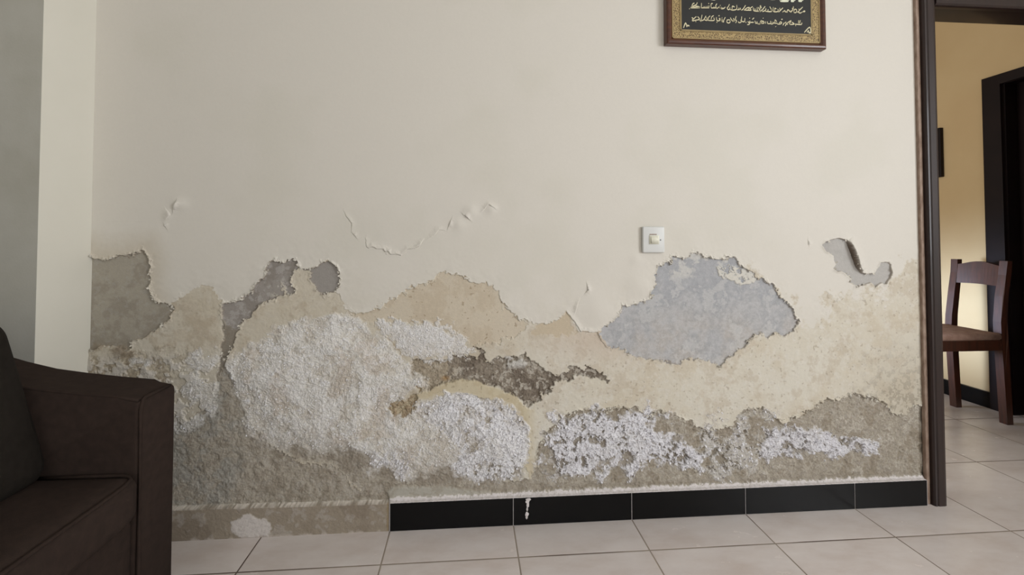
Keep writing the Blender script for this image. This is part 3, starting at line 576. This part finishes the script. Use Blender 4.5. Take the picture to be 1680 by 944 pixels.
# loose curled flakes still clinging to the wall: salt curls and slivers of paint
def flake_mesh(name, pts, mat):
    """pts: (x, z, h, size, tilt, azimuth, curl)"""
    nf = len(pts); P = np.array(pts, np.float32)
    gu, gv = np.meshgrid(np.array([-.5, 0, .5], np.float32), np.array([0, .33, .66, 1], np.float32))
    gu = gu.ravel(); gv = gv.ravel()
    rr = np.random.RandomState(9)
    wid = rr.uniform(.5, 1.1, nf)[:, None]; jag = rr.uniform(-.18, .18, (nf, 12))
    a = (P[:, 4:5] + P[:, 6:7]*gv)                      # the angle off the wall grows along the curl
    s_ = P[:, 3:4]
    run = s_*gv*np.cos(a); lift = s_*gv*np.sin(a)
    side = s_*wid*(gu*(1-.45*gv)+jag)
    ca, sa = np.cos(P[:, 5:6]), np.sin(P[:, 5:6])
    X = P[:, 0:1]+run*ca-side*sa; Z = P[:, 1:2]+run*sa+side*ca; Y = YW-P[:, 2:3]+.0006-lift
    vv = np.stack([X, Y, Z], -1).reshape(-1, 3).astype(np.float32)
    f = []
    for j in range(3):
        for i in range(2): f.append([j*3+i, j*3+i+1, (j+1)*3+i+1, (j+1)*3+i])
    F = (np.array(f, np.int32)[None]+12*np.arange(nf, dtype=np.int32)[:, None, None]).reshape(-1, 4)
    m = bpy.data.meshes.new(name); m.vertices.add(len(vv)); m.vertices.foreach_set('co', vv.ravel())
    m.loops.add(F.size); m.loops.foreach_set('vertex_index', F.ravel()); m.polygons.add(len(F))
    m.polygons.foreach_set('loop_start', np.arange(0, F.size, 4, dtype=np.int32)); m.update(calc_edges=True)
    m.polygons.foreach_set('use_smooth', np.ones(len(F), bool))
    o = link(name, m, mat, wall); o['kind'] = 'stuff'; return o
rs = np.random.RandomState(21)
def pick(dens, n):
    p = dens.ravel().astype(np.float64); p /= p.sum()
    k = rs.choice(p.size, n, p=p); return k // nu, k % nu
pts = []
for m, coarse in SALT:
    area_m = float(m.sum())*STEP*STEP
    n = int(area_m*(9000 if coarse < .5 else 15000))
    if n < 5: continue
    jj, ii = pick(m*(.2+tiny), n)
    for j, i in zip(jj, ii):
        sz = rs.uniform(.0025, .0055) if coarse < .5 else rs.uniform(.003, .0095)
        pts.append((us[i], vs[j], H[j, i], sz, rs.uniform(.0, .45), rs.uniform(0, 6.283), rs.uniform(.2, 1.0)))
flake_mesh('salt_flakes', pts, m_salt)
pts = []
EE = np.where((EX > -.001) & (EX < .003), 1.0, 0)+np.where((S['damp'] > -.002) & (S['damp'] < .004) & (U > .42) & (V > .2), 1.2, 0)
EE = EE*sm((fbm(U, V, .05, 97, 3)-.40)*6)*(m_ring < .5)
gz, gx = np.gradient(np.minimum(EX, np.where(U > .42, S['damp'], 1)))
jj, ii = pick(EE, 520)
for j, i in zip(jj, ii):
    az = math.atan2(-gz[j, i], -gx[j, i])+rs.normal(0, .5)
    pts.append((us[i], vs[j], max(H[j, i], .0), rs.uniform(.003, .0085), rs.uniform(.1, .7), az, rs.uniform(-.3, 1.2)))
flake_mesh('paint_flakes', pts, m_flake)

# ------------------------------------------------------------------ rest of the shell
def struct(o): o['kind'] = 'structure'; return o
struct(box('floor', -1.5, 3.3, -4.0, 2.4, -.05, 0, m_floor))
struct(box('ceiling', -1.5, 3.3, -4.0, 2.4, 2.65, 2.7, m_ceiling))
wc = struct(box('wall_corner', -1.5, -.936, -.149, .116, 0, 2.65, m_white)); wc.data.materials.append(m_grey_wall)
for p in wc.data.polygons:
    if p.normal.y < -.5: p.material_index = 1  # front face turned from the window: its shade put into a darker material
struct(box('wall_left', -1.6, -1.5, -4.0, .116, 0, 2.65, m_grey_wall))
struct(box('wall_front', -1.6, 3.4, -4.1, -4.0, 0, 2.65, m_paint))
# right wall of the room with its window
bm = bmesh.new()
add_box(bm, 3.3, 3.4, -4.0, -3.25, 0, 2.65); add_box(bm, 3.3, 3.4, -1.65, .018, 0, 2.65)
add_box(bm, 3.3, 3.4, -3.25, -1.65, 0, .75); add_box(bm, 3.3, 3.4, -3.25, -1.65, 2.15, 2.65)
struct(obj('wall_right', bm, m_paint))
struct(box('wall_dining_right', 3.17, 3.3, .70, 2.4, 0, 2.65, m_tan_wall))
struct(box('wall_dining_lintel', 3.17, 3.3, .116, .70, 1.84, 2.65, m_tan_wall))
struct(box('wall_dining_back', -1.6, 3.3, 2.4, 2.5, 0, 2.65, m_tan_wall))
struct(box('wall_dining_left', -1.6, -1.5, .116, 2.4, 0, 2.65, m_tan_wall))

# window in the right wall
win = empty('window_1', (3.3, -2.45, .75)); struct(win)
bm = bmesh.new()
for a in ((-.80, -.75, 0, 1.4), (.75, .80, 0, 1.4), (-.75, .75, 0, .05), (-.75, .75, 1.35, 1.4), (-.025, .025, .05, 1.35)):
    add_box(bm, .02, .08, a[0], a[1], a[2], a[3])
obj('window_frame', bm, m_frame_wood, win)

# black skirting tiles
bb = bmesh.new()
joints = [0, .4, .8, 1.2, 1.6, 1.873]
for i in range(5):
    add_box(bb, joints[i]+.0008, joints[i+1]-.0008, .0, .0175, .001, .0885, .0012, 2)
base = obj('baseboard_back', bb, m_blacktile); struct(base)
bm = bmesh.new()
for j in joints: add_box(bm, j-.0009, j+.0009, .0014, .0172, 0, .0882)
obj('grout', bm, m_mortar, base)
# rough mortar bedding on top of the tiles
bm = bmesh.new(); N = 620; rng = np.random.RandomState(5)
pr = []
for i in range(N+1):
    x = 1.873*i/N; a = .0895+.0006*rng.rand(); b = .093+.003*rng.rand()
    pr.append([bm.verts.new((x, .0012+.001*rng.rand(), .0887)), bm.verts.new((x, .003+.0015*rng.rand(), a)), bm.verts.new((x, .012, a+.001*rng.rand())), bm.verts.new((x, .0195, b))])
for i in range(N):
    for k in range(3): bm.faces.new((pr[i][k], pr[i+1][k], pr[i+1][k+1], pr[i][k+1]))
obj('mortar_bed', bm, m_mortar, base)
# chipped white streak on the second tile
bm = bmesh.new()
for cx, cz, rx, rz in ((.449, .0835, .0095, .0045), (.447, .076, .0065, .006), (.448, .065, .0045, .009), (.446, .052, .003, .008), (.445, .036, .006, .008), (.444, .026, .0035, .006)):
    c = bm.verts.new((cx, -.0008, cz)); ring = []
    for k in range(14):
        a = k/14*2*math.pi; r = .75+.4*rng.rand()
        ring.append(bm.verts.new((cx+rx*r*math.cos(a), -.0001, cz+rz*r*math.sin(a))))
    for k in range(14): bm.faces.new((c, ring[k], ring[(k+1) % 14]))
obj('mortar_streak', bm, m_mortar, base)
struct(box('baseboard_front', DX1+.056, 3.3, .003, YW, 0, .088, m_blacktile, None, .0015))
db = box('baseboard_right', 3.155, 3.17, .777, 2.4, 0, .088, m_blacktile); struct(db)

# doorway into the dining room
door = empty('door_1', (DX0, 0, 0)); struct(door)
def dpart(name, *a, mat=m_frame_wood, bev=.004): return box(name, a[0]-DX0, a[1]-DX0, a[2], a[3], a[4], a[5], mat, door, bev, 3)
YC = -.007
for nm, x0, x1 in (('casing', 1.894, 1.945), ('casing', DX1-.01, DX1+.055)):
    bm = bmesh.new()
    z1 = 1.795 if x0 < 2 else 1.795
    add_prism(bm, [(x0-DX0, YW), (x0-DX0, YC+.006), (x0-DX0+.004, YC+.001), (x0-DX0+.009, YC), (x0-DX0+.012, YC+.0035), (x0-DX0+.016, YC), (x1-DX0-.014, YC), (x1-DX0-.006, YC+.002), (x1-DX0-.001, YC+.007), (x1-DX0, YC+.015), (x1-DX0, YW)], 'z', 0, 1.87)
    obj(nm, bm, m_frame_wood, door)
bm = bmesh.new()
add_prism(bm, [(YW, 1.795), (YC+.012, 1.795), (YC+.005, 1.797), (YC, 1.803), (YC, 1.85), (YC+.004, 1.852), (YC, 1.854), (YC+.004, 1.868), (YW, 1.868)], 'x', -.011, DX1-.011-DX0)
obj('header_casing', bm, m_frame_wood, door)
dpart('jamb', 1.931, 1.9445, YC+.016, .13, 0, 1.81); dpart('jamb', DX1-.009, DX1+.005, YC+.016, .13, 0, 1.81)
dpart('head_jamb', 1.945, DX1-.01, YC+.014, .116, 1.80, 1.83)
dpart('wall_edge_strip', 1.880, 1.8945, .008, YW+.004, .0, 1.87, mat=m_raw_edge, bev=.003)

# dark doorway in the dining room wall
d2 = empty('door_2', (3.17, .43, 0)); struct(d2)
bm = bmesh.new()
add_prism(bm, [(.255, 0), (.345, 0), (.345, 1.852), (-.30, 1.852), (-.30, 1.80), (.265, 1.80)], 'x', -.022, .0, .004)
obj('casing', bm, m_dark, d2)
box('jamb', .0, .12, .255, .270, 0, 1.82, m_dark, d2); box('head_jamb', 0, .12, -.3, .255, 1.80, 1.84, m_dark, d2)
leaf = box('door_leaf', .07, .11, -.31, .255, .005, 1.80, m_dark, d2, .002)
for z0, z1 in ((.15, .8), (.95, 1.65)):
    bm = bmesh.new(); add_box(bm, .063, .071, -.22, .17, z0, z1, .003, 2); obj('door_panel', bm, m_dark, leaf)

# ------------------------------------------------------------------ sofa
sofa = empty('sofa', (-.9, -1.3, 0)); tag(sofa, 'dark brown fabric sofa at the left edge with squared arm and loose back cushions', 'sofa')
SO = Vector((-.9, -1.3, 0))
def sob(name, bm, mat=m_sofa, parent=sofa, smooth=True):
    for v in bm.verts: v.co -= SO
    return obj(name, bm, mat, parent, smooth)
def arm(y0, y1):
    bm = bmesh.new()
    top = [(-.420, .597), (-.4215, .604), (-.427, .610), (-.47, .6185), (-.54, .626), (-.614, .636), (-.68, .647), (-.743, .664), (-.80, .683), (-.87, .71), (-.95, .745), (-1.05, .77), (-1.38, .79)]
    add_prism(bm, [(-.420, .05)]+top+[(-1.38, .05)], 'y', y0, y1, .013, 4)
    o = sob('arm', bm); return o
arm0 = arm(-.480, -.370); arm1 = arm(-2.42, -2.315)
def piping(pts, parent, mat=m_sofa, r=.0035):
    bm = bmesh.new(); add_tube(bm, pts, r, 8)
    for v in bm.verts: v.co -= SO
    return obj('piping', bm, mat, parent, True)
piping([(-.4215, -.477, .06), (-.4215, -.477, .30), (-.4215, -.477, .590), (-.4225, -.471, .608), (-.4235, -.462, .6105), (-.4235, -.39, .6105)], arm0)
piping([(-.426, -.477, .6085), (-.47, -.477, .6165), (-.54, -.477, .624), (-.614, -.477, .634), (-.68, -.477, .645), (-.743, -.477, .662), (-.80, -.477, .681), (-.87, -.477, .708)], arm0)
def cushion(name, x0, x1, y0, y1, z0, z1, bulge, mat, round_=.55, lean=0, n=30, parent=sofa):
    """soft box: superellipsoid with crowned faces"""
    bm = bmesh.new(); cx, cy, cz = (x0+x1)/2, (y0+y1)/2, (z0+z1)/2; hx, hy, hz = (x1-x0)/2, (y1-y0)/2, (z1-z0)/2
    bmesh.ops.create_cube(bm, size=2)
    bmesh.ops.subdivide_edges(bm, edges=bm.edges[:], cuts=n, use_grid_fill=True)
    ax = min((hx, 0), (hy, 1), (hz, 2))[1]
    for v in bm.verts:
        p = v.co.copy(); m = max(abs(p.x), abs(p.y), abs(p.z))
        h = [hx, hy, hz]; rad = min(hx, hy, hz)*round_
        q_ = Vector([p[i]*h[i] for i in range(3)]); inner = Vector([max(-h[i]+rad, min(h[i]-rad, q_[i])) for i in range(3)])
        dd = q_-inner
        if dd.length > 1e-6: q_ = inner + dd.normalized()*min(dd.length, rad)
        others = [i for i in range(3) if i != ax]
        f = 1
        for i in others: f *= max(0, 1-(q_[i]/h[i])**4)
        q_[ax] += math.copysign(bulge*f, q_[ax])*min(1, abs(q_[ax])/h[ax])
        q_.x -= lean*(q_.z+hz)/(2*hz)
        v.co = Vector((cx, cy, cz))+q_
    return sob(name, bm, mat, parent)
for k, (ya, yb) in enumerate(((-1.40, -.485), (-2.31, -1.404))):
    c = cushion('seat_cushion', -1.0, -.408, ya, yb, .372, .468, .012, m_sofa)
    if k == 0:
        piping([(-.60, -.491, .464), (-.50, -.491, .464), (-.445, -.492, .464), (-.428, -.496, .463), (-.418, -.505, .462), (-.4135, -.528, .4615), (-.4125, -.56, .4615), (-.4125, -.80, .463), (-.4125, -1.1, .463), (-.4135, -1.37, .4615)], c)
for ya, yb in ((-1.39, -.484), (-2.30, -1.41)):
    cushion('back_cushion', -.81, -.563, ya, yb, .462, .792, .025, m_cushion, .36, lean=.10)
bm = bmesh.new(); add_box(bm, -1.2, -.432, -2.316, -.479, .07, .368, .006, 2); sob('base', bm)
bm = bmesh.new(); add_prism(bm, [(-.84, .36), (-.91, .80), (-1.02, .84), (-1.34, .84), (-1.38, .80), (-1.38, .08), (-.84, .08)], 'y', -2.31, -.49, .012, 3); sob('backrest', bm)
for x, y in ((-.48, -.435), (-.48, -2.365), (-1.32, -.435), (-1.32, -2.365)):
    bm = bmesh.new(); add_tube(bm, [(x, y, 0), (x, y, .051)], [.018, .024], 12); sob('foot', bm, m_dark)

# ------------------------------------------------------------------ light switch
sw = empty('light_switch', (.8855, YW, .941)); tag(sw, 'small white square light switch on the peeling wall left of the grey bare patch', 'light switch')
bm = bmesh.new(); add_box(bm, -.039, .039, -.0125, .0, -.045, .045, .0045, 4); obj('plate', bm, m_switch, sw, True)
bm = bmesh.new(); add_box(bm, -.0165, .0185, -.0150, -.012, -.0155, .0145, .001, 2); pl = obj('switch_surround', bm, m_rocker, sw, True)
bm = bmesh.new(); add_prism(bm, [(-.0140, -.012), (-.0215, -.0125), (-.0165, .011), (-.0140, .0125)], 'x', -.012, .0135, .001, 2)
for v in bm.verts: v.co.y, v.co.z = v.co.y, v.co.z
obj('rocker', bm, m_rocker, sw, True)
bm = bmesh.new(); add_box(bm, -.015, .010, -.0135, -.012, .0165, .0195); obj('slot', bm, m_picframe if False else m_raw_edge, sw)
bm = bmesh.new(); add_tube(bm, [(.0235, -.012, -.001), (.0235, -.0138, -.001)], .0018, 12); obj('indicator', bm, m_glass_dark, sw)

# ------------------------------------------------------------------ framed calligraphy
PX0, PX1, PZ0, PZ1 = .9327, 1.5172, 1.619, 2.06
pic = empty('framed_calligraphy', (1.225, YW, PZ0)); tag(pic, 'wooden framed black and gold calligraphy print hanging high on the cream wall', 'framed picture')
PO = Vector((1.225, YW, PZ0))
def pob(name, bm, mat, parent=pic, smooth=False):
    for v in bm.verts: v.co -= PO
    return obj(name, bm, mat, parent, smooth)
fw = .0205; YF = -.008
bm = bmesh.new()
prof = [(0, YW-.001), (0, YF+.004), (.003, YF), (.008, YF-.002), (.013, YF), (.018, YF+.004), (fw, YF+.006), (fw, YW-.001)]
corners = [(PX0, PZ0, 1, 1), (PX1, PZ0, -1, 1), (PX1, PZ1, -1, -1), (PX0, PZ1, 1, -1)]
rings = [[bm.verts.new((cx+sx*u, y, cz+sz*u)) for u, y in prof] for cx, cz, sx, sz in corners]
for i in range(4):
    A, B = rings[i], rings[(i+1) % 4]
    for k in range(len(prof)): bm.faces.new((A[k], B[k], B[(k+1) % len(prof)], A[(k+1) % len(prof)]))
pob('frame', bm, m_picframe)
GX0, GX1, GZ0, GZ1 = PX0+fw, PX1-fw, PZ0+fw, PZ1-fw
bm = bmesh.new(); add_box(bm, GX0-.004, GX1+.004, -.002, .004, GZ0-.004, GZ1+.004); border = pob('border', bm, m_goldborder)
bw = .033
bm = bmesh.new(); add_box(bm, GX0+bw, GX1-bw, -.0030, -.0015, GZ0+bw-.002, GZ1-bw); ground = pob('print', bm, m_black_ground)
bm = bmesh.new()
for off, wd in ((.000, .003), (.0275, .0016), (bw-.0028, .0034)):
    x0, x1, z0, z1 = GX0+off, GX1-off, GZ0+off*.94, GZ1-off
    for a in ((x0, x1, z0, z0+wd), (x0, x1, z1-wd, z1), (x0, x0+wd, z0, z1), (x1-wd, x1, z0, z1)):
        add_box(bm, a[0], a[1], -.0036, -.0015, a[2], a[3])
pob('gold_lines', bm, m_goldline, border)
def ribbons(name, strokes, wd, mat, parent, y=-.0041):
    bm = bmesh.new()
    for st in strokes:
        P = [Vector((a/10000, 0, b/10000)) for a, b in st]; n = len(P)
        if n == 1: continue
        # smooth the pen stroke
        Q = []
        for i in range(n-1):
            p0, p1, p2, p3 = P[max(i-1, 0)], P[i], P[i+1], P[min(i+2, n-1)]
            for t in (0, .25, .5, .75):
                Q.append(.5*((2*p1)+(-p0+p2)*t+(2*p0-5*p1+4*p2-p3)*t*t+(-p0+3*p1-3*p2+p3)*t**3))
        Q.append(P[-1]); L = []; R = []; m = len(Q)
        for i, p in enumerate(Q):
            t = (Q[min(i+1, m-1)]-Q[max(i-1, 0)]).normalized(); nrm = Vector((-t.z, 0, t.x))
            f = .62+.5*abs(t.x)                       # broad-nib pen: wide along the line, thin upright
            ww = wd*f*(.75+.25*math.sin(math.pi*(i+.5)/m))*.5
            L.append(bm.verts.new((p.x+nrm.x*ww, y, p.z+nrm.z*ww))); R.append(bm.verts.new((p.x-nrm.x*ww, y, p.z-nrm.z*ww)))
        for i in range(m-1): bm.faces.new((L[i], R[i], R[i+1], L[i+1]))
    bmesh.ops.recalc_face_normals(bm, faces=bm.faces)
    r = bmesh.ops.extrude_face_region(bm, geom=bm.faces[:])
    for v in r['geom']:
        if isinstance(v, bmesh.types.BMVert): v.co.y += .0012
    return pob(name, bm, mat, parent)
ribbons('calligraphy', STROKES, .0032, m_script, ground)
for k in range(0, len(BIG_STROKES)):
    ribbons('large_calligraphy', BIG_STROKES[k:k+1], .011, m_bigscript, ground)
ribbons('corner_ornament', ORNAMENTS[:2], .0042, m_script, ground); ribbons('corner_ornament', ORNAMENTS[2:], .0042, m_script, ground)

# ------------------------------------------------------------------ small dark picture on the dining room wall
wp = empty('wall_picture', (3.17, 1.13, 1.33)); tag(wp, 'narrow dark frame on the tan wall just past the doorway edge', 'picture')
bm = bmesh.new(); add_box(bm, -.022, 0, -.14, .14, 0, .305, .003, 2); obj('frame', bm, m_dark, wp)
bm = bmesh.new(); add_box(bm, -.0235, -.0215, -.11, .11, .03, .275); obj('print', bm, m_grey_wall, wp)

# ------------------------------------------------------------------ dining chair
ch = empty('dining_chair', (2.84, .715, 0)); tag(ch, 'reddish brown wooden dining chair with padded seat, seen through the doorway', 'chair')
CO = Vector((2.84, .715, 0))
def cob(name, bm, mat=m_chair, parent=ch, smooth=False):
    for v in bm.verts: v.co -= CO
    return obj(name, bm, mat, parent, smooth)
def post(y0, y1, bow):
    bm = bmesh.new()
    # side profile in x,z: rear leg raked, post leaning back
    front = [(2.985, 0), (2.975, .22), (2.965, .44), (2.968, .52), (2.985, .65), (3.005, .76), (3.012, .832)]
    back = [(3.040, .832), (3.035, .76), (3.018, .65), (3.004, .52), (3.003, .44), (3.010, .22), (3.018, 0)]
    add_prism(bm, front+back, 'y', y0, y1)
    for v in bm.verts:
        z = v.co.z
        v.co.y += bow*math.sin(math.pi*min(1, max(0, (z-.44)/.42)))*(1 if z > .44 else 0)
    bmesh.ops.bevel(bm, geom=[e for e in bm.edges if len(e.link_faces) == 2 and e.calc_face_angle(0) > .8], offset=.003, segments=2, affect='EDGES')
    return cob('rear_post', bm)
post(.578, .612, .006); post(.805, .838, -.004)
for y0, y1 in ((.57, .604), (.805, .838)):
    bm = bmesh.new(); add_prism(bm, [(2.575, 0), (2.567, .42), (2.607, .42), (2.603, 0)], 'y', y0, y1, .003, 2); cob('leg', bm)
# arched top rail between the posts
bm = bmesh.new(); n = 14; r1 = []; 
for i in range(n+1):
    t = i/n; y = .608+(.808-.608)*t; xo = .006*math.sin(math.pi*t)
    zt = .805+.020*math.sin(math.pi*t)**1.5; zb = .700+.004*math.sin(math.pi*t)
    r1.append([bm.verts.new(p) for p in ((2.996+xo, y, zb), (3.012+xo, y, zt), (3.030+xo, y, zt), (3.014+xo, y, zb))])
for i in range(n):
    for k in range(4): bm.faces.new((r1[i][k], r1[i+1][k], r1[i+1][(k+1) % 4], r1[i][(k+1) % 4]))
bm.faces.new(r1[0]); bm.faces.new(r1[-1][::-1]); cob('top_rail', bm)
for a in ((2.60, 2.972, .582, .598), (2.60, 2.972, .812, .828), (2.580, 2.596, .600, .810), (2.975, 2.991, .610, .806)):
    bm = bmesh.new(); add_box(bm, a[0], a[1], a[2], a[3], .375, .428, .002, 2); cob('apron', bm)
bm = bmesh.new(); add_prism(bm, [(2.563, .572), (2.563, .842), (2.962, .838), (2.962, .576)], 'z', .428, .464, .012, 4)
bmesh.ops.subdivide_edges(bm, edges=bm.edges[:], cuts=1, use_grid_fill=True)
for v in bm.verts:
    if v.co.z > .45: v.co.z += .012*max(0, 1-((v.co.x-2.763)/.20)**2)*max(0, 1-((v.co.y-.72)/.15)**2)
cob('seat', bm, m_seat, ch, True)
